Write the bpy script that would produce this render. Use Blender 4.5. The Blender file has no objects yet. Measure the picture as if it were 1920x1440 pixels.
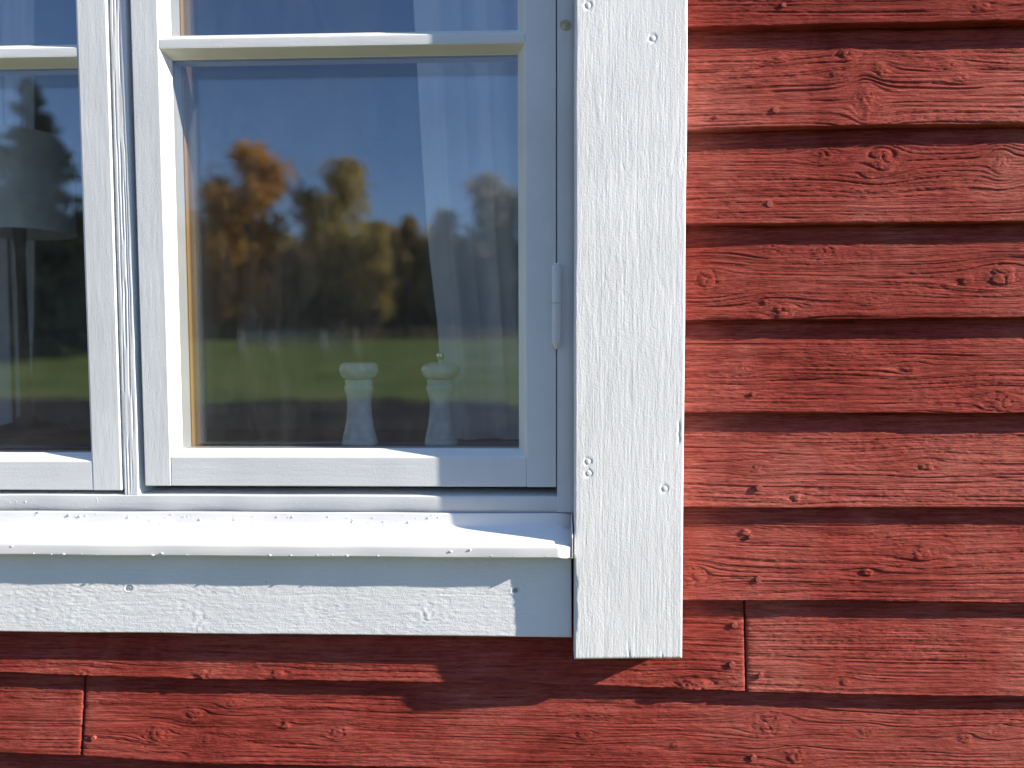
import bpy, math, random
import numpy as np
from mathutils import Matrix, Vector

S = bpy.context.scene
COL = S.collection
R = math.radians
Z0 = 1.55                      # eye level above the lawn; wall heights below are given from it

# ------------------------------------------------------------------ camera, sky, sun, exposure
cam_d = bpy.data.cameras.new('camera')
cam = bpy.data.objects.new('camera', cam_d)
COL.objects.link(cam)
S.camera = cam
cam_d.sensor_width = 36.0
cam_d.lens = 36.0 * 1442 / 1920
cam_d.clip_start = 0.02
cam_d.clip_end = 2000
cam_d.dof.use_dof = True
cam_d.dof.focus_distance = 0.878
cam_d.dof.aperture_fstop = 2.5
cam.matrix_world = (Matrix.Translation((0, -0.85, Z0)) @ Matrix.Rotation(R(2.0), 4, 'Z')
                    @ Matrix.Rotation(R(90 - 3.25), 4, 'X') @ Matrix.Rotation(R(-0.2), 4, 'Z'))

SUN = Vector((-4.8, 1.0, -2.13)).normalized()
w = bpy.data.worlds.new('World')
S.world = w
w.use_nodes = True
wn = w.node_tree.nodes
sky = wn.new('ShaderNodeTexSky')
sky.sky_type = 'NISHITA'
sky.sun_disc = False
sky.sun_elevation = math.asin(-SUN.z)
sky.sun_rotation = math.atan2(-SUN.x, -SUN.y)
sky.air_density = 1.0
sky.dust_density = 0.0
sky.ozone_density = 3.0
wn['Background'].inputs['Strength'].default_value = 0.093
wb = wn.new('ShaderNodeMix'); wb.data_type = 'RGBA'; wb.blend_type = 'MULTIPLY'     # camera white balance, whole sky alike
wb.inputs[0].default_value = 1.0
wb.inputs[7].default_value = (1.03, 1.0, 1.08, 1)
w.node_tree.links.new(sky.outputs[0], wb.inputs[6])
w.node_tree.links.new(wb.outputs[2], wn['Background'].inputs['Color'])

sun_d = bpy.data.lights.new('sun', 'SUN')
sun_d.energy = 4.9
sun_d.angle = R(0.53)
sun_d.color = (1.0, 0.90, 0.77)
sun = bpy.data.objects.new('sun', sun_d)
COL.objects.link(sun)
sun.rotation_euler = SUN.to_track_quat('-Z', 'Y').to_euler()
sun.location = (20, -5, 12)

S.view_settings.view_transform = 'Standard'
S.view_settings.look = 'None'
S.view_settings.gamma = 1.0
S.view_settings.exposure = 1.13
S.cycles.max_bounces = 10
S.cycles.transparent_max_bounces = 24
S.cycles.sample_clamp_indirect = 6.0
S.cycles.caustics_reflective = False
S.cycles.caustics_refractive = False

# ------------------------------------------------------------------ helpers
def tag(o, label=None, cat=None, group=None, kind=None):
    if label: o['label'] = label
    if cat: o['category'] = cat
    if group: o['group'] = group
    if kind: o['kind'] = kind
    return o

def empty(name, loc=(0, 0, 0), parent=None):
    o = bpy.data.objects.new(name, None)
    COL.objects.link(o)
    o.empty_display_size = 0.05
    o.location = loc
    o.parent = parent
    return o

def link(name, me, mat=None, parent=None):
    o = bpy.data.objects.new(name, me)
    COL.objects.link(o)
    if mat is not None and not me.materials:
        me.materials.append(mat)
    o.parent = parent
    if parent is not None:      # vertices are in world space, parents are unrotated
        p = Vector((0, 0, 0)); q = parent
        while q is not None:
            p += q.location; q = q.parent
        o.location = -p
    return o

def mesh_raw(name, verts, faces, mat=None, parent=None, smooth=False):
    me = bpy.data.meshes.new(name)
    me.from_pydata([tuple(v) for v in verts], [], faces)
    if smooth:
        me.polygons.foreach_set('use_smooth', [True] * len(me.polygons))
    me.update()
    return link(name, me, mat, parent)

def mesh_np(name, V, F, mat=None, parent=None, smooth=True):
    """V (n,3), F (m,4) arrays"""
    me = bpy.data.meshes.new(name)
    V = np.ascontiguousarray(V, dtype=np.float32); F = np.ascontiguousarray(F, dtype=np.int32)
    me.vertices.add(len(V)); me.vertices.foreach_set('co', V.ravel())
    me.loops.add(F.size); me.loops.foreach_set('vertex_index', F.ravel())
    me.polygons.add(len(F))
    me.polygons.foreach_set('loop_start', np.arange(len(F), dtype=np.int32) * F.shape[1])
    me.polygons.foreach_set('use_smooth', np.full(len(F), smooth))
    me.update(calc_edges=True)
    me.validate()
    return link(name, me, mat, parent)

def grid_faces(nr, nc, flip=False):
    i = np.arange(nr * nc).reshape(nr, nc)
    q = np.stack([i[:-1, :-1], i[:-1, 1:], i[1:, 1:], i[1:, :-1]], -1).reshape(-1, 4)
    return q[:, ::-1] if flip else q

def box(name, x0, x1, y0, y1, z0, z1, mat, parent=None, bev=0.0012, zo=Z0, seg=2):
    """box with rounded edges; z given from eye level"""
    import bmesh
    bm = bmesh.new()
    bmesh.ops.create_cube(bm, size=1)
    for v in bm.verts:
        v.co = Vector((x0 + (v.co.x + .5) * (x1 - x0), y0 + (v.co.y + .5) * (y1 - y0), zo + z0 + (v.co.z + .5) * (z1 - z0)))
    if bev:
        bmesh.ops.bevel(bm, geom=list(bm.edges), offset=bev, segments=seg, affect='EDGES', profile=0.5)
    me = bpy.data.meshes.new(name)
    bm.to_mesh(me); bm.free()
    if bev:
        me.polygons.foreach_set('use_smooth', [True] * len(me.polygons))
    o = link(name, me, mat, parent)
    if bev:
        wn_ = o.modifiers.new('flat faces', 'WEIGHTED_NORMAL'); wn_.mode = 'FACE_AREA'; wn_.weight = 100
    return o

def lathe(name, prof, cx, cy, mat, parent=None, n=32, axis='Z', base=0.0):
    """prof: (radius, height) pairs; revolved about a vertical axis, or about Y when axis='Y'"""
    V = []; F = []
    for r, h in prof:
        for k in range(n):
            a = 2 * math.pi * k / n
            if axis == 'Z':
                V.append((cx + r * math.cos(a), cy + r * math.sin(a), base + h))
            else:
                V.append((cx + r * math.cos(a), base - h, cy + r * math.sin(a)))
    for i in range(len(prof) - 1):
        for k in range(n):
            k2 = (k + 1) % n
            F.append((i * n + k, i * n + k2, (i + 1) * n + k2, (i + 1) * n + k))
    F.append(tuple(range(n))[::-1]); F.append(tuple((len(prof) - 1) * n + k for k in range(n)))
    o = mesh_raw(name, V, F, mat, parent, True)
    o.data.set_sharp_from_angle(angle=R(32))
    return o

def extrude_x(name, prof, x0, x1, mat, parent=None, n=1, smooth=False, wob=0.0, seed=0):
    """closed (y,z) profile extruded along X"""
    rng = random.Random(seed)
    m = len(prof); V = []; F = []
    for i in range(n + 1):
        x = x0 + (x1 - x0) * i / n
        dy = wob * math.sin(i * 0.9 + seed) + wob * rng.uniform(-.4, .4); dz = wob * .7 * math.sin(i * 0.53 + 2 * seed)
        for (y, z) in prof:
            V.append((x, y + dy, Z0 + z + dz))
    for i in range(n):
        for k in range(m):
            k2 = (k + 1) % m
            F.append((i * m + k, (i + 1) * m + k, (i + 1) * m + k2, i * m + k2))
    F.append(tuple(range(m))); F.append(tuple(n * m + k for k in range(m))[::-1])
    return mesh_raw(name, V, F, mat, parent, smooth)

# ---- noise on numpy arrays
_T = np.random.RandomState(7).rand(1024, 1024).astype(np.float32) * 2 - 1
def vn(x, y, seed=0):
    x = np.asarray(x, dtype=np.float64) + seed * 37.31; y = np.asarray(y, dtype=np.float64) + seed * 91.7
    xi = np.floor(x).astype(np.int64); yi = np.floor(y).astype(np.int64)
    fx = x - xi; fy = y - yi
    fx = fx * fx * (3 - 2 * fx); fy = fy * fy * (3 - 2 * fy)
    a = _T[yi & 1023, xi & 1023]; b = _T[yi & 1023, (xi + 1) & 1023]
    c = _T[(yi + 1) & 1023, xi & 1023]; d = _T[(yi + 1) & 1023, (xi + 1) & 1023]
    return (a * (1 - fx) + b * fx) * (1 - fy) + (c * (1 - fx) + d * fx) * fy
def fbm(x, y, seed=0, o=3):
    s = 0; a = 1.0
    for i in range(o):
        s = s + a * vn(x * 2 ** i, y * 2 ** i, seed + i * 11); a *= .55
    return s
def sstep(a, b, x):
    t = np.clip((x - a) / (b - a), 0, 1); return t * t * (3 - 2 * t)

def wood_relief(u, v, knots, seed, amp=1.0, rough=1.0):
    """weathered timber: raised grain along u that flows round knots, splits, furry saw marks. metres, + is outwards"""
    psi = v + .0035 * vn(u / .22, v / .05, seed) + .0006 * vn(u / .09, v / .03, seed + 1)
    for (uk, vk, ru, rv) in knots:
        du = (u - uk) / 2.2 * (rv / max(ru, 1e-4)); dv = v - vk
        r2 = du * du + dv * dv; rr = rv * rv * 1.3
        psi = psi - dv * rr / (r2 + .35 * rr) * np.exp(-r2 / (rr * 14))
    band = .55 + .45 * vn(u / .35, psi / .022, seed + 2)                       # wide calm and ridged belts
    n1 = vn(u / .40, psi / .0036, seed + 3); n2 = vn(u / .45, psi / .0025, seed + 4)
    brk = .5 + .5 * sstep(-.5, .25, vn(u / .045, psi / .006, seed + 5))          # grooves come and go
    h = -.00120 * np.exp(-(n1 / .28) ** 2) * (.35 + .65 * band) * brk - .00085 * np.exp(-(n2 / .28) ** 2) * brk + .00015 * n1 * band
    # splits along the grain
    for k, (lu, lv, wd, dp) in enumerate(((.55, .0095, .05, .0011), (.35, .0060, .055, .0007))):
        c = vn(u / lu, psi / lv, seed + 20 + k)
        m = sstep(.05, .35, vn(u / .11, psi / .02, seed + 30 + k))
        h = h - dp * np.exp(-(c / wd) ** 2) * m
    # furry saw texture
    fz = sstep(-.35, .3, vn(u / .12, psi / .018, seed + 40))
    h = h + rough * (.00013 + .00014 * fz) * (vn(u / .0060, psi / .0016, seed + 6) + .8 * vn(u / .0028, v / .0014, seed + 7) + .5 * vn(u / .013, psi / .0022, seed + 14))
    h = h + .0006 * vn(u / .3, v / .06, seed + 8)
    h = h * amp
    for (uk, vk, ru, rv) in knots:
        dx = (u - uk) / ru; dz = (v - vk) / rv
        r = np.sqrt(dx * dx + dz * dz) / .85 + .22 * vn(u / .0045, v / .0045, seed + 9); th = np.arctan2(dz, dx)
        sc = min(1.0, min(ru, rv) / .010)
        k = np.exp(-(r / 1.4) ** 4) * .0009 * sc
        k = k + np.where(r < 1.15, .00018 * np.cos(r * 13 + vn(th, r * 2, seed)) * sc, 0)
        k = k - .0010 * sc * np.exp(-((r - 1.05) / .14) ** 2) * sstep(-.3, .5, vn(th * 1.3 + uk * 99, r * 0 + vk * 77, seed + 12))
        spoke = np.abs(np.sin(th * 1.5 + uk * 311 + .5 * vn(r * 3, th, seed)))
        k = k - .0011 * sc * np.exp(-(spoke * r / .12) ** 2) * (r < .9) + .00025 * vn(u / .0025, v / .0025, seed + 13) * np.exp(-r ** 2)
        h = h * np.clip((r - .6) / .6, .15, 1) + k
    return h

# ------------------------------------------------------------------ materials
MATS = {}
def nodes(name):
    m = bpy.data.materials.new(name); m.use_nodes = True
    nt = m.node_tree
    MATS[name] = m
    return m, nt, nt.nodes['Principled BSDF']
def n_(nt, t, **kw):
    nd = nt.nodes.new(t)
    for k, v in kw.items():
        setattr(nd, k, v)
    return nd
def coords(nt, scale=(1, 1, 1)):
    tc = n_(nt, 'ShaderNodeTexCoord'); mp = n_(nt, 'ShaderNodeMapping')
    mp.inputs['Scale'].default_value = scale
    nt.links.new(tc.outputs['Object'], mp.inputs['Vector'])
    return mp.outputs['Vector']
def noise(nt, vec, sc, detail=4, rough=.55, dist=0.0):
    t = n_(nt, 'ShaderNodeTexNoise')
    t.inputs['Scale'].default_value = sc; t.inputs['Detail'].default_value = detail
    t.inputs['Roughness'].default_value = rough; t.inputs['Distortion'].default_value = dist
    nt.links.new(vec, t.inputs['Vector'])
    return t.outputs['Fac']
def ramp(nt, fac, stops):
    r = n_(nt, 'ShaderNodeValToRGB')
    els = r.color_ramp.elements
    while len(els) < len(stops): els.new(.5)
    for e, (p, c) in zip(els, stops):
        e.position = p; e.color = (*c, 1) if len(c) == 3 else c
    nt.links.new(fac, r.inputs['Fac'])
    return r.outputs['Color']
def bump(nt, b, layers):
    """layers: (height socket, distance, strength) chained"""
    prev = None
    for h, d, s in layers:
        bn = n_(nt, 'ShaderNodeBump')
        bn.inputs['Distance'].default_value = d; bn.inputs['Strength'].default_value = s
        nt.links.new(h, bn.inputs['Height'])
        if prev is not None: nt.links.new(prev, bn.inputs['Normal'])
        prev = bn.outputs['Normal']
    nt.links.new(prev, b.inputs['Normal'])

def mat_paint(name, stretch, base=((.67, .69, .70), (.74, .76, .77)), rough=.42, fine=.00016, speck=True, saw=0):
    m, nt, b = nodes(name)
    v = coords(nt); vs = coords(nt, stretch)
    c = ramp(nt, noise(nt, v, 9, 5, .6), [(.35, base[0]), (.65, base[1])])
    if speck:   # tiny grime specks
        vo = n_(nt, 'ShaderNodeTexVoronoi'); vo.inputs['Scale'].default_value = 55
        nt.links.new(v, vo.inputs['Vector'])
        k = ramp(nt, vo.outputs['Distance'], [(.035, (.55, .55, .55)), (.06, (1, 1, 1))])
        mk = ramp(nt, noise(nt, v, 16, 2), [(.62, (1, 1, 1)), (.66, (0, 0, 0))])
        add = n_(nt, 'ShaderNodeMix', data_type='RGBA', blend_type='LIGHTEN'); add.inputs[0].default_value = 1
        nt.links.new(k, add.inputs[6]); nt.links.new(mk, add.inputs[7])
        mul = n_(nt, 'ShaderNodeMix', data_type='RGBA', blend_type='MULTIPLY'); mul.inputs[0].default_value = 1
        nt.links.new(c, mul.inputs[6]); nt.links.new(add.outputs[2], mul.inputs[7])
        c = mul.outputs[2]
    nt.links.new(c, b.inputs['Base Color'])
    b.inputs['Roughness'].default_value = rough
    b.inputs['Specular IOR Level'].default_value = .35
    lay = [(noise(nt, vs, 30, 3, .6), .0012, .35), (noise(nt, vs, 160, 3, .6), .0006, .45), (noise(nt, v, 520, 2, .5), fine, 1.0)]
    if saw:     # saw ribs
        lay.append((noise(nt, coords(nt, tuple(.35 * k if k < 1 else k for k in stretch)), 420, 3, .6), saw, .8))
    bump(nt, b, lay)
    return m

WV = mat_paint('sash_paint_vertical', (1, 1, .12), fine=.00014)
WH = mat_paint('sash_paint_horizontal', (.12, 1, 1), fine=.00014)
WCAS = mat_paint('casing_paint', (1, 1, .2), ((.70, .715, .722), (.77, .785, .792)), .5, .00026, saw=.0004)
WAPR = mat_paint('apron_paint', (.25, 1, 1), ((.76, .775, .78), (.82, .835, .84)), .5, .00030, saw=.00035)
WFLASH = mat_paint('flashing_paint', (.05, 1, 1), ((.80, .805, .80), (.83, .835, .83)), .3, .00004)
PUTTY = mat_paint('putty_paint', (.3, 1, .3), ((.76, .76, .72), (.82, .82, .78)), .38, .00008, False)

def mat_red():
    m, nt, b = nodes('red_distemper')
    v = coords(nt); vs = coords(nt, (.1, 1, 1)); vl = coords(nt, (.035, 1, 1))
    c1 = ramp(nt, noise(nt, v, 5, 6, .65, .6), [(.28, (.19, .028, .021)), (.44, (.285, .049, .037)), (.58, (.335, .076, .058)), (.72, (.40, .118, .092))])
    lines = ramp(nt, noise(nt, vl, 300, 4, .72), [(.36, (.34, .26, .26)), (.45, (.88, .86, .86)), (.54, (1.06, 1.08, 1.08)), (.66, (1.38, 1.6, 1.6))])
    fine = ramp(nt, noise(nt, vs, 520, 3, .7), [(.36, (.58, .52, .52)), (.5, (1, 1, 1)), (.64, (1.28, 1.42, 1.42))])
    oi = n_(nt, 'ShaderNodeObjectInfo')
    bd = ramp(nt, oi.outputs['Random'], [(0, (.90, .86, .86)), (.5, (1.06, 1.10, 1.10)), (1, (1.18, 1.42, 1.42))])
    c = c1
    for k, f in ((lines, .5), (fine, .6), (bd, 1.0)):
        mul = n_(nt, 'ShaderNodeMix', data_type='RGBA', blend_type='MULTIPLY'); mul.inputs[0].default_value = f
        nt.links.new(c, mul.inputs[6]); nt.links.new(k, mul.inputs[7]); c = mul.outputs[2]
    nt.links.new(c, b.inputs['Base Color'])
    b.inputs['Roughness'].default_value = .85
    b.inputs['Specular IOR Level'].default_value = .06
    bump(nt, b, [(noise(nt, vl, 300, 4, .72), .0026, .95), (noise(nt, vs, 520, 3, .7), .0012, .9), (noise(nt, v, 800, 2, .6), .0006, .8)])
    return m
RED = mat_red()

def mat_simple(name, ca, cb, sc=12, rough=.6, stretch=(1, 1, 1), bd=.0, bs=60, spec=.3):
    m, nt, b = nodes(name)
    v = coords(nt, stretch)
    nt.links.new(ramp(nt, noise(nt, v, sc, 5, .6), [(.32, ca), (.68, cb)]), b.inputs['Base Color'])
    b.inputs['Roughness'].default_value = rough; b.inputs['Specular IOR Level'].default_value = spec
    if bd:
        bump(nt, b, [(noise(nt, v, bs, 4), bd, .6)])
    return m
WOOD = mat_simple('bare_pine', (.50, .29, .115), (.60, .37, .16), 60, .5, (1, 1, .06), .0003, 120)
DARKWOOD = mat_simple('dark_stained_wood', (.03, .019, .013), (.06, .038, .025), 9, .45, (.15, 1, 1))
ROOM = mat_simple('room_wallpaper', (.30, .25, .20), (.37, .31, .25), 4, .8)
CEIL = mat_simple('room_ceiling_paint', (.62, .61, .60), (.68, .67, .66), 3, .8)
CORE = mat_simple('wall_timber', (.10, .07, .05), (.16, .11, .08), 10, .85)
STONE = mat_simple('foundation_stone', (.20, .195, .19), (.34, .33, .32), 9, .85, bd=.006, bs=20)
MILL = mat_simple('mottled_mill_paint', (.58, .62, .62), (.93, .94, .94), 55, .35)
METAL, _nt, _b = nodes('mill_knob_metal'); _b.inputs['Metallic'].default_value = 1; _b.inputs['Roughness'].default_value = .25; _b.inputs['Base Color'].default_value = (.75, .72, .66, 1)
PLUG = mat_simple('stained_filler', (.42, .36, .22), (.62, .60, .52), 150, .6)
GREYNAIL = mat_simple('galvanised_screw', (.30, .32, .35), (.42, .44, .47), 200, .45)
SHADE = mat_simple('lamp_shade_cloth', (.66, .66, .63), (.76, .76, .73), 40, .9)
BARK = mat_simple('tree_bark', (.05, .04, .03), (.12, .10, .085), 4, .9)
NAILRED = mat_simple('painted_nail_head', (.33, .07, .055), (.40, .10, .08), 300, .7)
BIRCH = mat_simple('birch_bark', (.04, .035, .03), (.11, .10, .09), 5, .8)

def mat_glass():
    m, nt, b = nodes('window_glass')
    nt.nodes.remove(b)
    lw = n_(nt, 'ShaderNodeLayerWeight'); lw.inputs['Blend'].default_value = .5
    v = coords(nt)
    bn = n_(nt, 'ShaderNodeBump'); bn.inputs['Distance'].default_value = .00025; bn.inputs['Strength'].default_value = .12
    nt.links.new(noise(nt, v, 7, 2, .5), bn.inputs['Height'])
    p = n_(nt, 'ShaderNodeMath', operation='POWER'); p.inputs[1].default_value = 5
    nt.links.new(lw.outputs['Facing'], p.inputs[0])
    f = n_(nt, 'ShaderNodeMath', operation='MULTIPLY_ADD'); f.inputs[1].default_value = .93; f.inputs[2].default_value = GLASS_F0
    nt.links.new(p.outputs[0], f.inputs[0])
    tr = n_(nt, 'ShaderNodeBsdfTransparent'); tr.inputs['Color'].default_value = (.978, .988, .984, 1)
    gl = n_(nt, 'ShaderNodeBsdfGlossy'); gl.inputs['Roughness'].default_value = 0.0; gl.inputs['Color'].default_value = (.78, .86, 1, 1)    # gloss tinted blue to make the mirrored sky bluer
    nt.links.new(bn.outputs['Normal'], gl.inputs['Normal'])
    mx = n_(nt, 'ShaderNodeMixShader')
    nt.links.new(f.outputs[0], mx.inputs[0]); nt.links.new(tr.outputs[0], mx.inputs[1]); nt.links.new(gl.outputs[0], mx.inputs[2])
    du = n_(nt, 'ShaderNodeBsdfDiffuse'); du.inputs['Color'].default_value = (.6, .6, .58, 1)        # thin film of dust and wiped smears
    df = ramp(nt, noise(nt, coords(nt, (1, 1, .35)), 24, 6, .7, 1.5), [(.42, (.004, .004, .004)), (.62, (.018, .018, .018)), (.75, (.045, .045, .045))])
    m3 = n_(nt, 'ShaderNodeMixShader')
    nt.links.new(df, m3.inputs[0]); nt.links.new(mx.outputs[0], m3.inputs[1]); nt.links.new(du.outputs[0], m3.inputs[2])
    nt.links.new(m3.outputs[0], nt.nodes['Material Output'].inputs['Surface'])
    return m
GLASS_F0 = 0.088
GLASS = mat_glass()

def mat_curtain():
    m, nt, b = nodes('sheer_curtain_cloth')
    v = coords(nt)
    nt.links.new(ramp(nt, noise(nt, v, 30, 3), [(.3, (.90, .90, .91)), (.7, (.94, .94, .95))]), b.inputs['Base Color'])
    b.inputs['Roughness'].default_value = .9
    tl = n_(nt, 'ShaderNodeBsdfTranslucent'); tl.inputs['Color'].default_value = (.8, .8, .8, 1)
    tr = n_(nt, 'ShaderNodeBsdfTransparent')
    m1 = n_(nt, 'ShaderNodeMixShader'); m1.inputs[0].default_value = .06
    m2 = n_(nt, 'ShaderNodeMixShader'); m2.inputs[0].default_value = .03
    nt.links.new(b.outputs[0], m1.inputs[1]); nt.links.new(tl.outputs[0], m1.inputs[2])
    nt.links.new(m1.outputs[0], m2.inputs[1]); nt.links.new(tr.outputs[0], m2.inputs[2])
    nt.links.new(m2.outputs[0], nt.nodes['Material Output'].inputs['Surface'])
    return m
CURT = mat_curtain()

def mat_water():
    m, nt, b = nodes('dew_water')
    b.inputs['Base Color'].default_value = (.95, .97, 1, 1); b.inputs['Roughness'].default_value = .05
    b.inputs['Transmission Weight'].default_value = .3; b.inputs['IOR'].default_value = 1.33
    return m
WATER = mat_water()

def mat_leaf(name, ca, cb, cc):
    m, nt, b = nodes(name)
    oi = n_(nt, 'ShaderNodeObjectInfo')
    v = coords(nt)
    c = ramp(nt, noise(nt, v, .9, 3, .6), [(.3, ca), (.5, cb), (.7, cc)])
    nt.links.new(c, b.inputs['Base Color'])
    b.inputs['Roughness'].default_value = .7
    tl = n_(nt, 'ShaderNodeBsdfTranslucent'); nt.links.new(c, tl.inputs['Color'])
    mx = n_(nt, 'ShaderNodeMixShader'); mx.inputs[0].default_value = .5
    nt.links.new(b.outputs[0], mx.inputs[1]); nt.links.new(tl.outputs[0], mx.inputs[2])
    nt.links.new(mx.outputs[0], nt.nodes['Material Output'].inputs['Surface'])
    return m
LEAF_GOLD = mat_leaf('golden_autumn_leaves', (.45, .21, .04), (.68, .36, .06), (.78, .50, .12))
LEAF_OLIVE = mat_leaf('yellow_green_leaves', (.36, .27, .09), (.54, .41, .13), (.66, .50, .18))
LEAF_BROWN = mat_leaf('thin_brown_leaves', (.34, .27, .18), (.48, .39, .27), (.58, .48, .34))
LEAF_DARK = mat_leaf('dark_green_leaves', (.30, .20, .07), (.42, .30, .11), (.52, .38, .15))
NEEDLE = mat_leaf('spruce_needles', (.012, .022, .012), (.022, .035, .016), (.035, .05, .02))
DRY = mat_leaf('dry_grass_blades', (.24, .16, .07), (.34, .24, .11), (.42, .31, .15))

def mat_ground():
    m, nt, b = nodes('lawn')
    v = coords(nt)
    nt.links.new(ramp(nt, noise(nt, v, .35, 8, .7), [(.30, (.07, .09, .02)), (.45, (.14, .18, .035)), (.58, (.19, .20, .05)), (.72, (.25, .20, .085))]), b.inputs['Base Color'])
    b.inputs['Roughness'].default_value = .9; b.inputs['Specular IOR Level'].default_value = .1
    return m
LAWN = mat_ground()
DARKGROUND = mat_simple('dark_brown_ground', (.018, .013, .010), (.085, .062, .042), .8, .95, spec=.1)

# ------------------------------------------------------------------ the setting outside
def gz(y):      # the lawn lies level by the house and rises gently to the wood
    t = min(1.0, max(0.0, (-y - 12.0) / 44.0))
    return 1.75 * t * t * (3 - 2 * t) * .6 + 1.75 * t * .4
gy = [700, 0, -6, -12] + [-12 - 44 * k / 22 for k in range(1, 23)] + [-70, -120, -700]
Vg = [(x, y, gz(y)) for y in gy for x in (-700, -200, -60, 0, 60, 200, 700)]
Fg = [(j * 7 + i, (j + 1) * 7 + i, (j + 1) * 7 + i + 1, j * 7 + i + 1) for j in range(len(gy) - 1) for i in range(6)]
tag(mesh_raw('ground', Vg, Fg, LAWN, None, True), kind='structure')
rs = random.Random(3)
Vp = []; Fp = []
for k, x in enumerate(range(-480, 321)):
    e = -16.6 + .9 * math.sin(x * .021) + .5 * math.sin(x * .083 + 1) + .3 * math.sin(x * .31 + 2) + rs.uniform(-.3, .3)
    for y in (-1.2, -12.0, -13.5, -15.0, e):
        Vp.append((x / 8, max(y, e), gz(max(y, e)) + .006))
    if k:
        for j in range(4):
            Fp.append((k * 5 - 5 + j, k * 5 - 4 + j, k * 5 + 1 + j, k * 5 + j))
tag(mesh_raw('dark_ground_strip', Vp, Fp, DARKGROUND), kind='structure')  # darker mottled brown strip of ground nearest the house
GF = gz(-36)
fence = tag(empty('garden_fence', (-12.6, -36, GF)), 'low pale wooden garden fence with broad boards standing on the lawn', 'fence')
PALE = mat_simple('weathered_pale_wood', (.30, .29, .22), (.42, .40, .31), 3, .85)
for x in (-14.5, -13.0, -10.45, -8.9): box('post', x - .05, x + .05, -36.1, -36.0, 0, 1.05, PALE, fence, .01, GF)
for (a, b) in ((-14.4, -13.2), (-12.8, -11.9)): box('board', a, b, -36.0, -35.97, 0.62, 1.0, PALE, fence, .005, GF)
for (a, b) in ((-14.4, -13.1), (-12.9, -10.5)): box('rail', a, b, -36.0, -35.96, .36, .48, PALE, fence, .005, GF)
for k in range(9): box('slat', -11.75 + k * .3, -11.63 + k * .3, -35.96, -35.93, .15 if k > 3 else .55, .95, PALE, fence, .005, GF)

# ------------------------------------------------------------------ the red wall
YE = .0325       # front of each plank's lower edge
TK = .0145       # how far a plank leans back under the next one
wall = tag(empty('plank_wall', (0, .05, 0)), 'rust red house wall of overlapping horizontal weathered planks', 'wall', kind='thing')
VX0, VX1, VZ0, VZ1 = -.70, .62, -.56, .43      # the detailed part of the wall

KNOTS = [(191,69,13.0,11.8),(523,71,14.7,13.0),(482,65,7.7,5.3),(275,33,10.0,8.8),(257,42,4.1,3.5),(372,43,7.7,5.3),(365,264,6.5,20.0),(324,207,9.4,8.3),(386,202,8.8,14.1),(517,196,5.3,13.0),(372,186,5.3,5.3),(265,102,11.8,7.7),(324,99,9.4,7.1),(421,-32,8.3,6.5),(235,-35,7.1,5.9),(521,-71,13.0,10.6),(252,-146,6.5,5.3),(443,-145,8.8,6.5),(296,-181,4.7,4.1),(441,-246,10.6,8.8),(379,-269,6.5,4.7),(176,-274,10.0,11.8),(240,-224,5.3,4.7),(180,-404,14.1,10.6),(355,-397,5.3,4.7),(270,-451,14.1,13.0),(383,-459,5.9,5.9),(299,-487,10.6,9.4),(53,-466,5.9,5.3),(161,-475,5.3,4.7),(-416,-449,8.8,7.1),(-462,-473,9.4,8.8),(-400,-478,4.7,5.9),(-370,-436,8.3,5.9),(-242,-468,8.3,8.3),(-304,-461,5.3,4.7),(-550,-398,9.4,5.9),(-398,-398,9.4,7.1),(-312,-396,7.7,5.9),(496,-465,5.9,6.5),(380,304,6.5,5.3),(347,318,7.7,8.3),(333,295,5.9,4.7),(458,304,9.4,5.9),(470,291,7.7,5.9),(385,296,5.3,4.7),(270,316,4.7,4.7),(536,-455,4.7,5.9),(487,365,11.8,5.9)]
NAILS = [(265,256,4.1),(200,249,2.4),(260,152,4.1),(253,-170,4.1),(246,-229,2.9),(254,-277,4.1),(229,-334,4.1),(225,-379,4.1),(258,-391,3.5),(251,-490,4.1),(-538,-478,3.5),(272,370,2.9),(245,-62,2.9)]

# lower edge of every course: (x, z) in mm along its length
def flat(z, d=0): return [(-1800, z - d), (0, z), (1500, z + d)]
EDGES = [flat(-1148), flat(-1040), flat(-932), flat(-824), flat(-716), [(-1800, -606), (0, -611), (1500, -613)],
         [(-1800, -494), (-646, -498), (-555, -499), (-432, -505), (0, -509), (550, -510), (1500, -510)],
         [(-1800, -390), (-642, -397), (-512, -401), (-384, -403), (-232, -403), (-7, -404), (165, -408), (242, -410), (551, -411), (1500, -412)],
         [(-1800, -300), (166, -302.4), (548, -301.6), (1500, -300)],
         [(-1800, -192), (166, -192.9), (544, -192.5), (1500, -192)], [(-1800, -84), (166, -84.3), (540, -84.4), (1500, -84)],
         [(-1800, 22), (166, 22.1), (537, 24), (1500, 25)], [(-1800, 129), (166, 129.5), (533, 130.3), (1500, 131)],
         [(-1800, 234), (166, 234.2), (346, 236.5), (530, 237.5), (1500, 239)], [(-1800, 347), (166, 348.3), (526, 348.8), (1500, 349)],
         flat(458), flat(566), flat(674), flat(782), flat(890), flat(998), flat(1106), flat(1214)]
def edge_fn(i):
    p = np.array(EDGES[i], dtype=float) / 1000
    return lambda x: np.interp(x, p[:, 0], p[:, 1])

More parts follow.
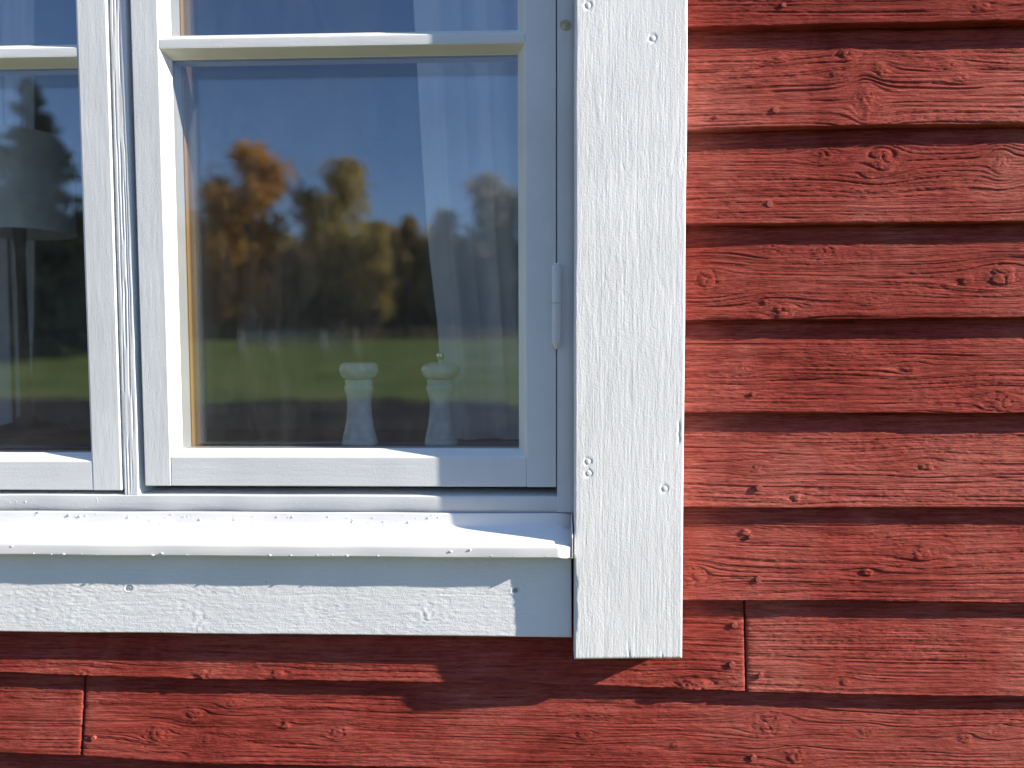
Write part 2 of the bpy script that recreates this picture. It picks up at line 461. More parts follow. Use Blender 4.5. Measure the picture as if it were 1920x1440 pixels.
def axis_samples(a, b, lo, hi, fine, coarse):
    """fine samples inside [lo,hi], coarse outside, always holding a and b"""
    pts = {round(a, 6), round(b, 6)}
    s, e = max(a, lo), min(b, hi)
    if e > s:
        pts.update(np.round(np.linspace(s, e, max(2, int((e - s) / fine) + 1)), 6).tolist())
        for (p, q) in ((a, s), (e, b)):
            if q - p > coarse: pts.update(np.round(np.linspace(p, q, int((q - p) / coarse) + 2), 6).tolist())
    else:
        pts.update(np.round(np.linspace(a, b, int((b - a) / coarse) + 2), 6).tolist())
    return np.array(sorted(pts))

def plank(row, x0, x1, seed):
    lo = edge_fn(row); hi = edge_fn(row + 1)
    zmid = float(lo((x0 + x1) / 2))
    seen = -.62 < zmid < .43
    u = axis_samples(x0, x1, VX0, VX1, .0016, .02) if seen else np.linspace(x0, x1, 40)
    H = .125
    v = np.concatenate([[0], np.linspace(.0, H, int(H / .00075) if seen else 14)[0:]])
    u2 = np.concatenate([[u[0]], u, [u[-1]]])
    U, Vv = np.meshgrid(u2, v)
    zl = lo(U); ex = hi(U) - zl
    vv = Vv / H * (ex + .016)
    kn = [(a / 1000, b / 1000 - float(lo(a / 1000)), c / 1000, d / 1000) for (a, b, c, d) in KNOTS
          if x0 - .02 < a / 1000 < x1 + .02 and -.012 < b / 1000 - float(lo(a / 1000)) < float(hi(a / 1000) - lo(a / 1000)) + .01]
    if not kn and not seen: kn = []
    h = wood_relief(U, vv, kn, seed, 1.0) if seen else U * 0
    rim = .0016                                             # worn lower arris
    rnd = np.where(vv < rim, rim - np.sqrt(np.clip(rim * rim - (rim - vv) ** 2, 0, None)), 0)
    wave = .0010 * vn(U / .25, U * 0, seed + 60) + .0004 * vn(U / .03, U * 0, seed + 61) + .00025 * vn(U / .008, U * 0, seed + 62)
    Y = YE + TK * vv / ex - h + rnd + .0010 * vn(U / .5, U * 0, seed + 63)
    Z = Z0 + zl + vv + wave * np.exp(-vv / .01)
    # worn ends
    for xe, sgn in ((x0, 1), (x1, -1)):
        de = np.abs(U - xe)
        Y = Y + .0012 * np.exp(-(de / .0022))
    Y[0, :] = Y[1, :] + .016                                # underside goes back to the sheathing
    Y[:, 0] = Y[:, 1] + .012; Y[:, -1] = Y[:, -2] + .012    # ends
    Vt = np.stack([U, Y, Z], -1).reshape(-1, 3)
    o = mesh_np('plank', Vt, grid_faces(*U.shape), RED, wall)
    for (a, b, r) in NAILS:
        a /= 1000; b /= 1000
        if x0 < a < x1 and 0 < b - float(lo(a)) < float(hi(a) - lo(a)) - .02:
            y = YE + TK * (b - float(lo(a))) / .107
            r /= 1150
            lathe('nail', [(r * .95, -.003), (r, .0014), (r * .94, .0018), (r * .01, .0019)], a, Z0 + b, NAILRED, o, 18, 'Y', y)
    return o

XL, XR = -1.75, 1.30
for i in range(len(EDGES) - 1):
    z = EDGES[i][1][1]
    if z < -350:          # below the window: full runs with butt joints
        if i == 7: cuts = [XL, -1.02, .2412, XR]
        elif i == 6: cuts = [XL, -.5532, .93, XR]
        else: cuts = [XL, [-.9, .35, -.2][i % 3], XR]
    elif z < 940: cuts = [[XL, -1.04], [.075, XR]]
    else: cuts = [XL, -.35 + .3 * (i % 2), XR]
    runs = cuts if isinstance(cuts[0], list) else [[a + (.0014 if k else 0), b - .0014] for k, (a, b) in enumerate(zip(cuts[:-1], cuts[1:]))]
    for k, (a, b) in enumerate(runs):
        plank(i, a, b, 100 + i * 7 + k * 3)

OX0, OX1, OZ0, OZ1 = -1.02, .064, -.235, .89        # rough opening
for (a, b, c, d) in ((XL, OX0, -1.3, 1.3), (OX1, XR, -1.3, 1.3), (OX0, OX1, -1.3, OZ0), (OX0, OX1, OZ1, 1.3)):
    box('sheathing', a, b, .054, .17, c, d, CORE, wall, 0)
fd = box('foundation', XL, XR, .03, .35, -1.56, -1.16, STONE, wall, .01)

# ------------------------------------------------------------------ the room behind
def struct_box(name, *a):
    return tag(box(name, *a, bev=0), kind='structure')
struct_box('room_floor', -3.2, 1.3, .17, 3.2, -1.05, -.95, DARKWOOD)
struct_box('room_ceiling', -3.2, 1.3, .17, 3.2, 1.02, 1.1, CEIL)
struct_box('room_wall_back', -3.2, 1.3, 3.2, 3.3, -.95, 1.02, ROOM)
# unseen opening added in the left wall to brighten the room
for (a, b, c, d) in ((.17, .7, -.95, 1.02), (2.5, 3.2, -.95, 1.02), (.7, 2.5, -.95, -.25), (.7, 2.5, .85, 1.02)):
    struct_box('room_wall_left', -3.3, -3.2, a, b, c, d, ROOM)
struct_box('room_wall_right', 1.3, 1.4, .17, 3.2, -.95, 1.02, ROOM)
struct_box('room_wall_front', -3.2, XL, .17, .30, -1.3, 1.3, ROOM)

# ------------------------------------------------------------------ the window
win = tag(empty('window', (-.4785, .05, Z0 - .35)), 'white painted casement window with two sashes, sill flashing and wide casings', 'window', kind='thing')
CX = -.4785

def relief_slab(name, x0, x1, z0, z1, yfn, th, hfn, du, dv, mat, parent, rim=.0015, bad=0.0, seed=0):
    u = np.linspace(x0, x1, int((x1 - x0) / du) + 1); v = np.linspace(z0, z1, int((z1 - z0) / dv) + 1)
    u = np.concatenate([[x0], u, [x1]]); v = np.concatenate([[z0], v, [z1]])
    U, V = np.meshgrid(u, v)
    h = hfn(U, V)
    de = np.minimum(np.minimum(U - x0, x1 - U), np.minimum(V - z0, z1 - V))
    rr = rim * (1 + .35 * vn(U / .03, V / .03, seed + 3))
    rnd = np.where(de < rr, rr - np.sqrt(np.clip(rr * rr - (rr - de) ** 2, 0, None)), 0)
    Y = yfn(U, V) - h + rnd
    Y[0, :] = Y[1, :] + th; Y[-1, :] = Y[-2, :] + th
    Y[:, 0] = yfn(U, V)[:, 0] + th; Y[:, -1] = yfn(U, V)[:, -1] + th
    # the edges are not dead straight
    X = U + .0007 * vn(V / .12, V * 0, seed + 5) * np.where(np.abs(U - x0) < (x1 - x0) / 2, -1, 1) * (bad)
    Zs = Z0 + V + .0006 * vn(U / .1, U * 0, seed + 6) * bad
    return mesh_np(name, np.stack([X, Y, Zs], -1).reshape(-1, 3), grid_faces(*U.shape), mat, parent)

CAS_NAILS = [(53, 359), (123, 325), (54, -135), (55, -148), (140, -166)]
def casing_relief(U, V):
    e = V / .9
    m = sstep(-.3, .35, vn(U / .035, V / .22, 71))
    wv = U + .0010 * vn(V / .30, U / .05, 72)
    h = (.000025 + .00003 * m) * (vn(wv / .0017, V / .35, 73) + .6 * vn(wv / .0030, V / .12, 74))
    h = h + (.00002 + .00003 * m) * vn(U / .0018, V / .0034, 75) + .00012 * vn(U / .04, V / .25, 76)
    c = vn(wv / .006, V / .12, 77)
    h = h - .00014 * np.exp(-(c / .04) ** 2) * sstep(.35, .6, vn(U / .02, V / .15, 78))
    for (a, b) in CAS_NAILS:
        r = np.hypot(U - a / 1000, V - b / 1000)
        h = h - .0007 * sstep(.0056, .0036, r + .0007 * vn(U / .003, V / .003, 82))
    # flaking arris and end checks
    for (a, z0_, z1_) in ((.1555, -.118, -.088), (.0415, -.33, -.262)):
        h = h - .0008 * np.exp(-((U - a - .0012 * vn(V / .006, V * 0, 79)) / .0011) ** 2) * sstep(z0_, z0_ + .006, V) * sstep(z1_, z1_ - .006, V)
    for a, l in ((.1005, .026), (.1375, .012)):
        h = h - .0006 * np.exp(-((U - a - .0012 * vn(V / .012, V * 0, 80)) / .0007) ** 2) * sstep(-.36 + l, -.36 + l * .3, V)
    return h
def cas_y(U, V): return .0 + .0068 * (U - .040) / .121 + .0005 * vn(V / .4, U * 0, 90)
cas = relief_slab('casing', .0400, .1613, -.3600, .42, cas_y, .0265, casing_relief, .0009, .0018, WCAS, win, .0018, .6, 1)
relief_slab('casing', .0400, .1613, .4202, .97, cas_y, .0265, lambda U, V: .0002 * vn(U / .02, V / .1, 3), .005, .02, WCAS, win, .0018, 0, 1)
relief_slab('casing', 2 * CX - .1613, 2 * CX - .04, -.36, .97, lambda U, V: U * 0 + .002, .0235, lambda U, V: .0002 * vn(U / .02, V / .1, 4), .005, .02, WCAS, win, .0018, 0, 2)
box('head_casing', 2 * CX - .04 + .001, .0390, .004, .030, .885, .97, WAPR, win, .002)
for (a, b) in CAS_NAILS:
    y = float(cas_y(np.array(a / 1000), np.array(b / 1000)))
    lathe('nail', [(.0035, -.002), (.0035, .0006), (.0030, .0009), (.0002, .0010)], a / 1000, Z0 + b / 1000, WCAS, cas, 18, 'Y', y + .0012)

AP_KNOTS = [(-.397, -.322, .009, .016), (-.129, -.314, .008, .015)]
def apron_relief(U, V):
    psi = V.copy()
    for (a, b, ru, rv) in AP_KNOTS:
        du = (U - a) / 1.5; dv = V - b; r2 = du * du + dv * dv; rr = rv * rv
        psi = psi - dv * rr / (r2 + .5 * rr) * .25
    psi = psi + .002 * vn(U / .15, V / .05, 51)
    m = .65 + .35 * sstep(-.3, .3, vn(U / .06, V / .03, 52))
    h = m * .00015 * (vn(U / .0060, psi / .0021, 53) + 1.1 * vn(U / .0032, psi / .0015, 54)) + .00005 * vn(U / .06, psi / .0026, 55)
    h = h - .00022 * np.exp(-((V + .292 + .002 * vn(U / .07, U * 0, 56)) / .0008) ** 2) * sstep(-.2, .3, vn(U / .1, U * 0, 57))
    for (a, b, ru, rv) in AP_KNOTS:
        r = np.sqrt(((U - a) / ru) ** 2 + ((V - b) / rv) ** 2)
        h = h + np.exp(-r ** 4) * (.00022 * np.sin((U - a) / ru * 6 + 6 * vn(V / .016, U / .006, 58)))
    for (a, b) in ((-.478, -.287), (-.027, -.286)):
        r = np.hypot(U - a, V - b); h = h - .0012 * sstep(.0042, .0026, r) + .0003 * np.exp(-((r - .005) / .001) ** 2)
    return h
ap = relief_slab('apron_board', -.99, .0368, -.3402, -.236, lambda U, V: .0150 + .0012 * (V + .34) / .1, .016, apron_relief, .0019, .0009, WAPR, win, .0016, .8, 5)
for (a, b) in ((-.478, -.287), (-.027, -.286)):
    lathe('screw', [(.0026, -.001), (.0026, .0004), (.0012, .0005), (.0010, -.0002), (.0002, -.0002)], a, Z0 + b, GREYNAIL, ap, 14, 'Y', .0160)

# sill flashing: folded painted sheet
fl = [(.0318, -.1995), (.0304, -.2003), (.0300, -.2018), (.0297, -.2128), (.0290, -.2152), (.0272, -.2170), (.0240, -.2184), (.0040, -.2264), (-.0012, -.2288), (-.0028, -.2297),
      (-.0036, -.2308), (-.0037, -.2330), (-.0037, -.2415), (-.0028, -.2432), (-.0010, -.2430), (-.0006, -.2415), (.0150, -.2385), (.0315, -.2300)]
flash = extrude_x('sill_flashing', fl, -.992, .0366, WFLASH, win, 60, True, .00035, 4)
wnm = flash.modifiers.new('flat faces', 'WEIGHTED_NORMAL'); wnm.weight = 100
capv = [(.0300, -.2000), (-.0034, -.2195), (-.0040, -.2330), (-.0040, -.2425), (.0150, -.2390), (.0315, -.2310)]
extrude_x('flashing_end', capv, .0368, .0378, WFLASH, flash)
# dew on the flashing
def drops():
    rg = random.Random(5); V = []; F = []
    up = [(-592, -201), (-542, -205.7), (-484, -206.8), (-555, -204.5), (-459, -215.0), (-445, -215.3), (-430, -215.2), (-414, -215.2), (-370, -215.4), (-335, -214.8), (-398, -208.9), (-380, -208.2), (-357, -208.7), (-306, -205.3), (-288, -205.2), (-246, -205.0), (-240, -211.3), (-218, -211.2), (-181, -210.4), (-152, -210.9), (-181, -214.3), (-143, -205.8), (-129, -205.8), (-117, -205.1)]
    lo = [(-602, -233), (-577, -241.2), (-556, -242), (-542, -241.6), (-521, -241.4), (-503, -242), (-439, -242), (-428, -240.2), (-399, -241.5), (-304, -241.5), (-280, -241.4), (-250, -240.9), (-233, -240.8), (-216, -241.5), (-181, -241.4), (-99, -236), (-77, -234), (-53, -240.8), (-29, -240.8), (-9, -240.8), (8, -240.8)]
    pts = [(x, .0297 + .0004, z, rg.uniform(.9, 1.9)) for x, z in up] + [(x, -.0036, z, rg.uniform(.7, 1.4)) for x, z in lo]
    for k in range(60):
        x = rg.uniform(-690, -118); pts.append((x, .0298, rg.uniform(-213, -202), rg.uniform(.3, .8)))
    for k in range(40):
        x = rg.uniform(-690, -118); pts.append((x, .0330, rg.uniform(-198, -184), rg.uniform(.3, .7)))
    for (x, y, z, r) in pts:
        b = len(V); el = rg.uniform(1.0, 1.9) if y < 0 else 1.0
        for j in range(5):
            t = j / 4 * math.pi / 2
            for k in range(10):
                a = 2 * math.pi * k / 10
                V.append((x / 1000 + r * el / 1000 * math.cos(t) * math.cos(a), y - r * .75 / 1000 * math.sin(t), Z0 + z / 1000 + r / 1000 * math.cos(t) * math.sin(a) * .9))
        for j in range(4):
            for k in range(10):
                k2 = (k + 1) % 10
                F.append((b + j * 10 + k, b + j * 10 + k2, b + (j + 1) * 10 + k2, b + (j + 1) * 10 + k))
    o = mesh_raw('dew_drops', V, F, WATER, win, True)
    o['kind'] = 'stuff'
drops()

# fixed frame
box('jamb', .0212, .0630, .0325, .150, -.200, .885, WV, win, .001)
box('jamb', 2 * CX - .0630, 2 * CX - .0212, .0325, .150, -.200, .885, WV, win, .001)
box('frame_head', 2 * CX - .0210, .0210, .0325, .150, .850, .885, WH, win, .001)
frs = [(.0330, -.2340), (.0330, -.1822), (.0338, -.1809), (.0352, -.1805), (.060, -.1790), (.150, -.1770), (.150, -.2340)]
fsill = extrude_x('frame_sill', frs, 2 * CX - .0638, .0638, WH, win, 70, True, .00025, 9)
wnm = fsill.modifiers.new('flat faces', 'WEIGHTED_NORMAL'); wnm.weight = 100
box('rebate_shade_strip', 2 * CX - .0210, .0210, .0735, .0850, -.1782, -.1705, CORE, win, .001)  # dark wall timber colour paints the gap under the sashes as shade
# mullion, a weathered post leaning out a little at its foot
def mull_h(U, V):
    t = U + .0012 * vn(V / .12, U * 0, 31) + .0004 * vn(V / .02, U * 0, 36)
    h = .00005 * vn(U / .0025, V / .02, 34) + .00020 * vn(U / .003, V / .2, 35)
    for k, (c0, dp) in enumerate(((-.4862, .0006), (-.4828, .0010), (-.4795, .0009), (-.4772, .0005))):
        h = h - dp * np.exp(-((t - c0) / .00075) ** 2) * sstep(-.35, .15, vn(V / .06, V * 0 + k * 3.3, 37))
    return h
mul = relief_slab('mullion', -.4905, -.4718, -.1835, .42, lambda U, V: .0338 + .0022 * (V + .18) / .56, .02, mull_h, .0006, .0016, WV, win, .0022, .5, 7)
box('mullion', -.4905, -.4718, .0390, .060, .4202, .850, WV, win, .0015)
box('mullion_core', -.4900, -.4723, .0535, .150, -.180, .849, WV, win, .001)

def frame4(name, xa, xb, za, zb, w, y0, y1, mat, parent):
    """sloped glazing putty round a pane: outer rectangle at y0, inner at y1, closed at the back"""
    def ring(d, y): return [(xa + d, y, Z0 + za + d), (xb - d, y, Z0 + za + d), (xb - d, y, Z0 + zb - d), (xa + d, y, Z0 + zb - d)]
    rings = [ring(-.0015, y0 + .0004), ring(0, y0 + .0001), ring(.0010, y0 + .0009), ring(w - .0012, y1 - .0012), ring(w, y1), ring(-.0015, y1)]
    V = [p for r in rings for p in r]; F = []
    n = len(rings)
    for i in range(n):
        j = (i + 1) % n
        for k in range(4):
            l = (k + 1) % 4
            F.append((i * 4 + k, i * 4 + l, j * 4 + l, j * 4 + k))
    return mesh_raw(name, V, F, mat, parent)

def pane(name, xa, xb, ya, yb, za, zb, parent):
    return box(name, xa, xb, ya, yb, za, zb, GLASS, parent, 0)

def sash(x0, x1, dz, sl, sr, label):
    """outer sash; sl and sr are the widths of its left and right stiles"""
    s = empty('sash', (0, 0, 0), win); s.location = (0, 0, 0)
    s.location = Vector((0, 0, 0)) - win.location
    s['label'] = label
    YF, YG, YB = .0330, .0470, .0730
    zb, zt = -.1700 + dz, .846 + dz * .3
    rb, rt = .0345, .035                     # rails
    m0, m1 = .3340 + dz * 1.3, .3440 + dz * 1.4
    xi0, xi1 = x0 + sl, x1 - sr
    box('stile', x0, xi0, YF, YB, zb, zt, WV, s, .0013)
    box('stile', xi1, x1, YF, YB, zb, zt, WV, s, .0013)
    box('rail', xi0, xi1, YF + .0003, YB, zb + .0002, zb + rb, WH, s, .0012)
    box('rail', xi0, xi1, YF + .0003, YB, zt - rt, zt - .0002, WH, s, .0012)
    box('glazing_bar', xi0, xi1, YF + .0006, YB - .012, m0, m1, WH, s, .0010)
    g = .0075                                # glass rebate lip behind the putty
    for (a, b) in ((zb + rb, m0), (m1, zt - rt)):
        frame4('putty', xi0, xi1, a, b, .0088, YF + .0006, YG, PUTTY, s)
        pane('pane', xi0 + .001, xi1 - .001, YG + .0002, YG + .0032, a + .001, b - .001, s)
        # lip of the sash behind the glass
        for (p, q, r_, t) in ((xi0, xi0 + g, a, b), (xi1 - g, xi1, a, b), (xi0 + g, xi1 - g, a, a + g), (xi0 + g, xi1 - g, b - g, b)):
            box('glazing_lip', p, q, YG + .0035, YB - .0004, r_, t, WV, s, .0006)
    # inner sash of bare pine
    i = empty('inner_sash', (0, 0, 0), win); i.location = s.location
    i['label'] = 'bare pine inner sash behind the white outer one'
    Yi0, Yi1 = .0745, .1040
    jx0, jx1 = xi0 + g + .0010, xi1 - g - .0010
    jz0, jz1 = zb + rb + g, zt - rt - g
    box('stile', x0 + .004, jx0, Yi0, Yi1, zb, zt, WOOD, i, .0012)
    box('stile', jx1, x1 - .004, Yi0, Yi1, zb, zt, WOOD, i, .0012)
    box('rail', jx0, jx1, Yi0 + .0002, Yi1, zb, jz0 - .003, WOOD, i, .0012)
    box('rail', jx0, jx1, Yi0 + .0002, Yi1, jz1, zt, WOOD, i, .0012)
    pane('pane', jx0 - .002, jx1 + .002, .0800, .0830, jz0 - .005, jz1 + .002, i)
    return s
sash(-.4645, .0200, 0.0, .0315, .0345, 'sash whose pane shows the two mills and a white curtain')
sash(2 * CX - .0200, -.4925, -.0055, .0345, .0345, 'sash whose pane shows the lamp shade')

# hinge on the right stile and jamb
hg = empty('hinge', (0, 0, 0), win); hg.location = -Vector(win.location)
HX, HY, HR = .0203, .0300, .0054
lathe('knuckle', [(.0002, .0877), (.0030, .0872), (.0046, .0852), (HR, .0820), (HR, .0426), (.0049, .0422)], HX, HY, WV, hg, 28, base=Z0)
lathe('knuckle', [(.0049, .0418), (HR, .0412), (HR, -.0015), (.0052, -.0030), (.0012, -.0098), (.0002, -.0104)], HX, HY, WV, hg, 28, base=Z0)
lathe('filler_plug', [(.0062, -.003), (.0062, .0008), (.0052, .0014), (.0004, .0016)], .0303, Z0 + .3515, PLUG, win, 20, 'Y', .0325)

# inner sill board
box('inner_sill', OX0, OX1, .1045, .300, -.158, -.1335, DARKWOOD, win, .003)

# ------------------------------------------------------------------ things behind the glass
def mill(x, y, prof, label, knob):
    m = tag(empty('pepper_mill' if knob else 'salt_mill', (x, y, Z0 - .1335)), label, 'mill', 'mills on the inner window sill')
    body = [p for p in prof if p[1] <= .0845]; head = [p for p in prof if p[1] > .0845]
    lathe('body', [(.0002, 0)] + body + [(.014, .0846)], x, y, MILL, m, 40, base=Z0 - .1335)
    lathe('head', [(.014, .0846)] + head + [(.0002, head[-1][1] + .0004)], x, y, MILL, m, 40, base=Z0 - .1335)
    if knob:
        lathe('knob', [(.0022, .104), (.0022, .1085), (.0042, .110), (.0052, .1135), (.0042, .117), (.0015, .1192), (.0002, .1195)], x, y, METAL, m, 20, base=Z0 - .1335)
s_ = .69e-3
PA = [(33, 0), (33.5, 3), (32.5, 8), (31, 12), (31.5, 14), (29, 22), (26, 36), (23.5, 52), (22.3, 70), (22.5, 82), (23.5, 93), (26, 100), (27, 104), (26.5, 109), (25, 111), (25.3, 114), (26, 121), (27.5, 124), (31, 127), (35, 133), (36.2, 140), (35, 147), (31, 151.5), (26, 153)]
PA = [(r * s_, z * s_) for r, z in PA]
mill(-.2320, .134, PA, 'pale mottled salt mill with a flat top behind the window glass', False)
PB = [(r * (.93 if z < .06 else 1), z) for r, z in PA[:-3]] + [(.0235, .1010), (.0185, .1035), (.0100, .1055)]
mill(-.1262, .134, PB, 'pale mottled pepper mill with a metal knob beside the sheer curtain', True)

def curtain(name, rows, y, folds, label, group=None, depth=.012, seed=0):
    """rows: (z, xleft, xright) from top to bottom"""
    n = 120; V = []; F = []
    rng = random.Random(seed)
    ph = [rng.uniform(0, 6) for _ in range(4)]
    zs = np.linspace(rows[0][0], rows[-1][0], 40)
    rz = [r[0] for r in rows][::-1]; rl = [r[1] for r in rows][::-1]; rr = [r[2] for r in rows][::-1]
    for z in zs:
        a = float(np.interp(z, rz, rl)); b = float(np.interp(z, rz, rr))
        for i in range(n):
            t = i / (n - 1)
            d = depth * (math.sin(t * folds * 6.283 + ph[0] + .6 * math.sin(t * 5 + ph[1])) + .35 * math.sin(t * folds * 15 + ph[2] + z * 2))
            V.append((a + (b - a) * t + .4 * depth * math.sin(t * folds * 12.57 + ph[3]), y + d, Z0 + z))
    for j in range(39):
        for i in range(n - 1):
            F.append((j * n + i, j * n + i + 1, (j + 1) * n + i + 1, (j + 1) * n + i))
    o = mesh_raw(name, V, F, CURT, None, True)
    so = o.modifiers.new('cloth', 'SOLIDIFY'); so.thickness = .0006
    return tag(o, label, 'curtain', group)
curtain('sheer_curtain', [(.93, -.178, .12), (.454, -.1645, .10), (.244, -.1545, .10), (.1365, -.1484, .10), (.028, -.137, .10), (-.045, -.132, .10), (-.32, -.118, .10)], .188, 4, 'sheer white curtain hanging behind the pepper mill', None, .007, 3)
curtain('sheer_curtain', [(.93, -1.05, -.875), (.18, -1.05, -.884), (-.33, -1.05, -.892)], .40, 3, 'wide sheer curtain hanging behind the lamp stand', None, .010, 4)
curtain('sheer_curtain', [(.93, -.87, -.80), (.1835, -.869, -.829), (.0377, -.868, -.836), (-.091, -.868, -.847), (-.128, -.868, -.857), (-.175, -.868, -.859), (-.33, -.870, -.858)], .40, 2, 'narrow gathered curtain strip tapering towards its lower end', None, .005, 6)

# table lamp on the inner sill of the left sash
LX, LY = -.742, .235
lamp = tag(empty('table_lamp', (LX, LY, Z0 - .1335)), 'table lamp with a wide pale drum shade on a dark stem', 'lamp')
lathe('base', [(.0002, 0), (.052, 0), (.054, .004), (.050, .010), (.018, .018), (.010, .026)], LX, LY, DARKWOOD, lamp, 36, base=Z0 - .1335)
lathe('stem', [(.0085, .020), (.0075, .05), (.0066, .20), (.0068, .26), (.0085, .280), (.0090, .300), (.008, .315), (.005, .36)], LX, LY, DARKWOOD, lamp, 24, base=Z0 - .1335)
sh = lathe('lamp_shade', [(.0705, .2880), (.0720, .2880), (.0690, .4230), (.0675, .4230)], LX, LY, SHADE, lamp, 48, base=Z0 - .1335)
def open_shade(o):      # a shade is open at both ends
    import bmesh
    bm = bmesh.new(); bm.from_mesh(o.data)
    bmesh.ops.delete(bm, geom=[f for f in bm.faces if len(f.verts) > 4], context='FACES')
    bm.to_mesh(o.data); bm.free()
open_shade(sh)

# ------------------------------------------------------------------ the garden and the wood that the panes mirror
def leaf_cloud(P, size, seed, flatten=1.0):
    """one quad per point with random tilt"""
    rg = np.random.RandomState(seed); n = len(P)
    a = rg.normal(size=(n, 3)); a /= np.linalg.norm(a, axis=1)[:, None]
    b = rg.normal(size=(n, 3)); b -= a * (a * b).sum(1)[:, None]; b /= np.linalg.norm(b, axis=1)[:, None]
    s = size * (.5 + rg.rand(n, 1)); a = a * s; b = b * s * .6
    V = np.stack([P - a, P - b, P + a, P + b], 1).reshape(-1, 3)
    return V, np.arange(4 * n).reshape(n, 4)

def tube_np(pts, rad, n=7):
    V = []; F = []
    for (p, r) in zip(pts, rad):
        for k in range(n):
            t = 2 * math.pi * k / n
            V.append((p[0] + r * math.cos(t), p[1] + r * math.sin(t), p[2]))
    for i in range(len(pts) - 1):
        for k in range(n):
            k2 = (k + 1) % n
            F.append((i * n + k, i * n + k2, (i + 1) * n + k2, (i + 1) * n + k))
    return V, F

TREE_ME = {}
def broad_proto(kind, leaf_mat, bark, seed, slim, dens):
    """unit tree: height 1, crown half width about 'slim'"""
    rg = np.random.RandomState(seed)
    V, F = tube_np([(0, 0, -.01), (.004, .003, .2), (-.006, .004, .45), (.004, -.004, .7), (0, 0, .95)], [.016, .012, .009, .006, .002])
    C = []
    for k in range(34):                     # limbs, each ending in a clump of leaves
        z = .20 + .76 * (k / 33) ** .85
        t = rg.rand() * 6.283; tt = (z - .14) / .86; env = slim * (1.75 * tt ** .45 * (1 - tt) ** .62 + .03)
        L = env * (.55 + .5 * rg.rand())
        e = (L * math.cos(t), L * math.sin(t), z + L * .45)
        v, f = tube_np([(0, 0, z - .02), (e[0] * .5, e[1] * .5, z + L * .12), e], [.0045, .003, .001], 5)
        F += [tuple(i + len(V) for i in q) for q in f]; V += v
        C.append((e, (.035 + .045 * rg.rand()) * (1.15 - .4 * tt))); C.append(((e[0] * .55, e[1] * .55, z + L * .2), (.05 + .04 * rg.rand()) * (1.15 - .4 * tt)))
    P = []
    for (c, r) in C:
        n = int(dens * (r / .07) ** 2)
        d = rg.normal(size=(n, 3)) * np.array([r, r, r * .85]) * .62
        P.append(np.array(c) + d)
    P = np.concatenate(P)
    P = P[P[:, 2] < 1.0 + .02 * rg.rand(len(P))]
    LV, LF = leaf_cloud(P, .014, seed + 1)
    me1 = bpy.data.meshes.new('trunk'); me1.from_pydata(V, [], F); me1.materials.append(bark)
    tmp = mesh_np('crown', LV, LF, leaf_mat, None, False); me2 = tmp.data
    bpy.data.objects.remove(tmp)
    TREE_ME[kind] = (me1, me2)

def spruce_proto(kind, seed):
    rg = np.random.RandomState(seed)
    V, F = tube_np([(0, 0, -.01), (0, 0, .5), (0, 0, .99)], [.015, .009, .001])
    P = []
    for k in range(330):
        z = .05 + .94 * (k / 329); L = .27 * (1 - z) ** .85 * (.75 + .4 * rg.rand()) + .006
        t = rg.rand() * 6.283
        n = int(20 + 150 * L / .2)
        s = rg.rand(n) ** .8; droop = -.28 * s + .20 * s * s
        w_ = .030 * (1 - s * .7) * (L / .2 + .15)
        o = rg.normal(size=(n, 3)) * w_[:, None] * np.array([.8, .8, .55])
        P.append(np.stack([L * s * math.cos(t), L * s * math.sin(t), z + L * droop], 1) + o)
    P = np.concatenate(P)
    LV, LF = leaf_cloud(P, .008, seed + 1)
    me1 = bpy.data.meshes.new('trunk'); me1.from_pydata(V, [], F); me1.materials.append(BARK)
    tmp = mesh_np('crown', LV, LF, NEEDLE, None, False); me2 = tmp.data
    bpy.data.objects.remove(tmp)
    TREE_ME[kind] = (me1, me2)

broad_proto('gold', LEAF_GOLD, BIRCH, 11, .20, 130)
broad_proto('olive', LEAF_OLIVE, BARK, 12, .24, 130)
broad_proto('brown', LEAF_BROWN, BIRCH, 13, .20, 95)
broad_proto('dark', LEAF_DARK, BARK, 14, .25, 150)
spruce_proto('spruce', 15)
NAMES = {'gold': 'birch_tree', 'olive': 'aspen_tree', 'brown': 'birch_tree', 'dark': 'alder_tree', 'spruce': 'spruce_tree'}
LAB = {'gold': 'birch with golden autumn leaves at the edge of the field',
       'olive': 'broad tree with yellow green autumn leaves at the edge of the field',
       'brown': 'half bare birch with thin brown leaves at the edge of the field',
       'dark': 'dull brown olive leafy tree deep in the wood beyond the field',
       'spruce': 'tall dark spruce mirrored in the sash with the lamp shade'}
GRP = {'gold': 'golden birches by the field', 'olive': 'yellow green trees by the field', 'brown': 'half bare birches by the field', 'dark': 'brown olive trees of the wood'}
rt = random.Random(21)
OWN = {(-20.6, -54): 'tallest orange gold birch rising above the wood beyond the lawn',
       (-14.9, -57): 'tallest yellow green tree, beside the narrow brown birch beyond the lawn',
       (-10.2, -62): 'slim dark tree between the yellow green crowns and the half bare birches'}
def tree(kind, x, y, h, wide=1.0):
    t = tag(empty(NAMES[kind], (x, y, gz(y))), OWN.get((x, y), LAB[kind]), 'tree', GRP.get(kind))
    a = rt.uniform(0, 6.28); h = h - gz(y)
    for nm, me in zip(('trunk', 'crown'), TREE_ME[kind]):
        o = bpy.data.objects.new(nm, me); COL.objects.link(o); o.parent = t
        o.scale = (h * wide, h * wide, h); o.rotation_euler = (0, 0, a)
    return t
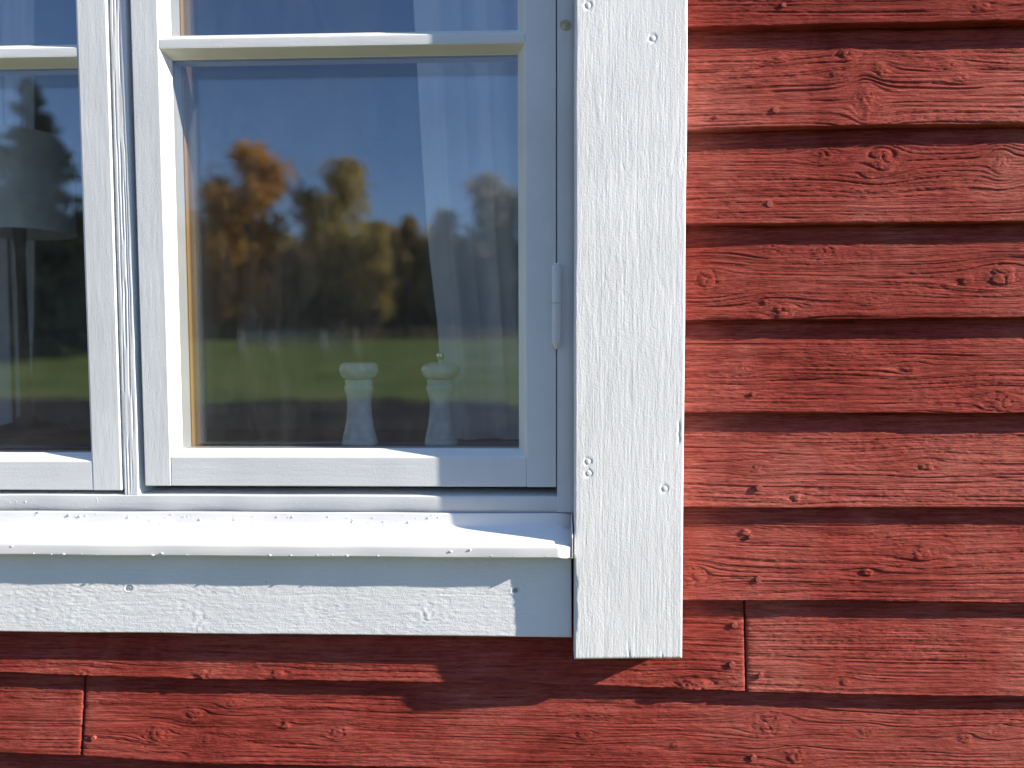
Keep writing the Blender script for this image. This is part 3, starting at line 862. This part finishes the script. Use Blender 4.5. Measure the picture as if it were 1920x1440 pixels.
# (x, y, height, breadth)
tree('spruce', -23.2, -34, 13.6, 1.3)
for a in ((-20.6, -54, 15.4, 1.15), (-24.5, -57, 13.2, 1.1), (-30.5, -62, 11.5, 1.1), (14.0, -60, 14.5, 1.0)): tree('gold', *a)
for a in ((-14.9, -57, 15.0, 1.05), (-12.4, -58, 10.6, .8), (-36.5, -60, 12.0, 1.1), (7.5, -59, 15.0, 1.0), (-50, -64, 14.0, 1.1)): tree('olive', *a)
for a in ((-4.0, -55, 13.4, 1.05), (-2.0, -57, 12.8, 1.0), (-6.8, -56, 11.2, 1.0), (1.6, -56, 13.8, 1.0), (-18.3, -60, 13.2, .8)): tree('brown', *a)
for a in ((-10.2, -62, 11.6, .7), (-16.5, -66, 10.2, 1.0), (-22.5, -66, 11, 1.1), (-28, -67, 11.5, 1.2), (-42, -66, 12, 1.2), (-58, -66, 13, 1.2), (-8, -66, 10.5, 1.1), (20, -66, 13, 1.2)): tree('dark', *a)

def undergrowth():
    rg = np.random.RandomState(31)
    n = 90000
    x = rg.uniform(-95, 50, n); hmax = 8.0 + 1.8 * vn(x / 3.0, x * 0, 5) + .9 * vn(x / .9, x * 0, 6)
    P = np.stack([x, -66 + rg.normal(size=n) * 1.6, 1.7 + hmax * rg.rand(n)], 1)
    V, F = leaf_cloud(P, .42, 32)
    o = mesh_np('woodland_undergrowth', V, F, LEAF_DARK, None, False)
    tag(o, 'dark tangled undergrowth of the wood beyond the field', 'undergrowth', kind='stuff')
    n = 9000
    x = rg.uniform(-60, 35, n); y = -53 + rg.normal(size=n) * 1.2 + .5 * np.sin(x * .4); hh = .40 + .45 * rg.rand(n) + .22 * vn(x / 2.5, y / 3, 8)
    lean = rg.normal(size=(n, 2)) * .22; wd = .03
    B = np.stack([x, y, np.array([gz(q) for q in y]) - .02], 1); T = B + np.stack([lean[:, 0], lean[:, 1], hh], 1)
    V = np.stack([B - [wd, 0, 0], B + [wd, 0, 0], T + [wd * .4, 0, 0], T - [wd * .4, 0, 0]], 1).reshape(-1, 3)
    o = mesh_np('dry_grass', V, np.arange(4 * n).reshape(n, 4), DRY, None, False)
    tag(o, 'tall dry straw coloured grass along the far edge of the lawn', 'grass', kind='stuff')
undergrowth()
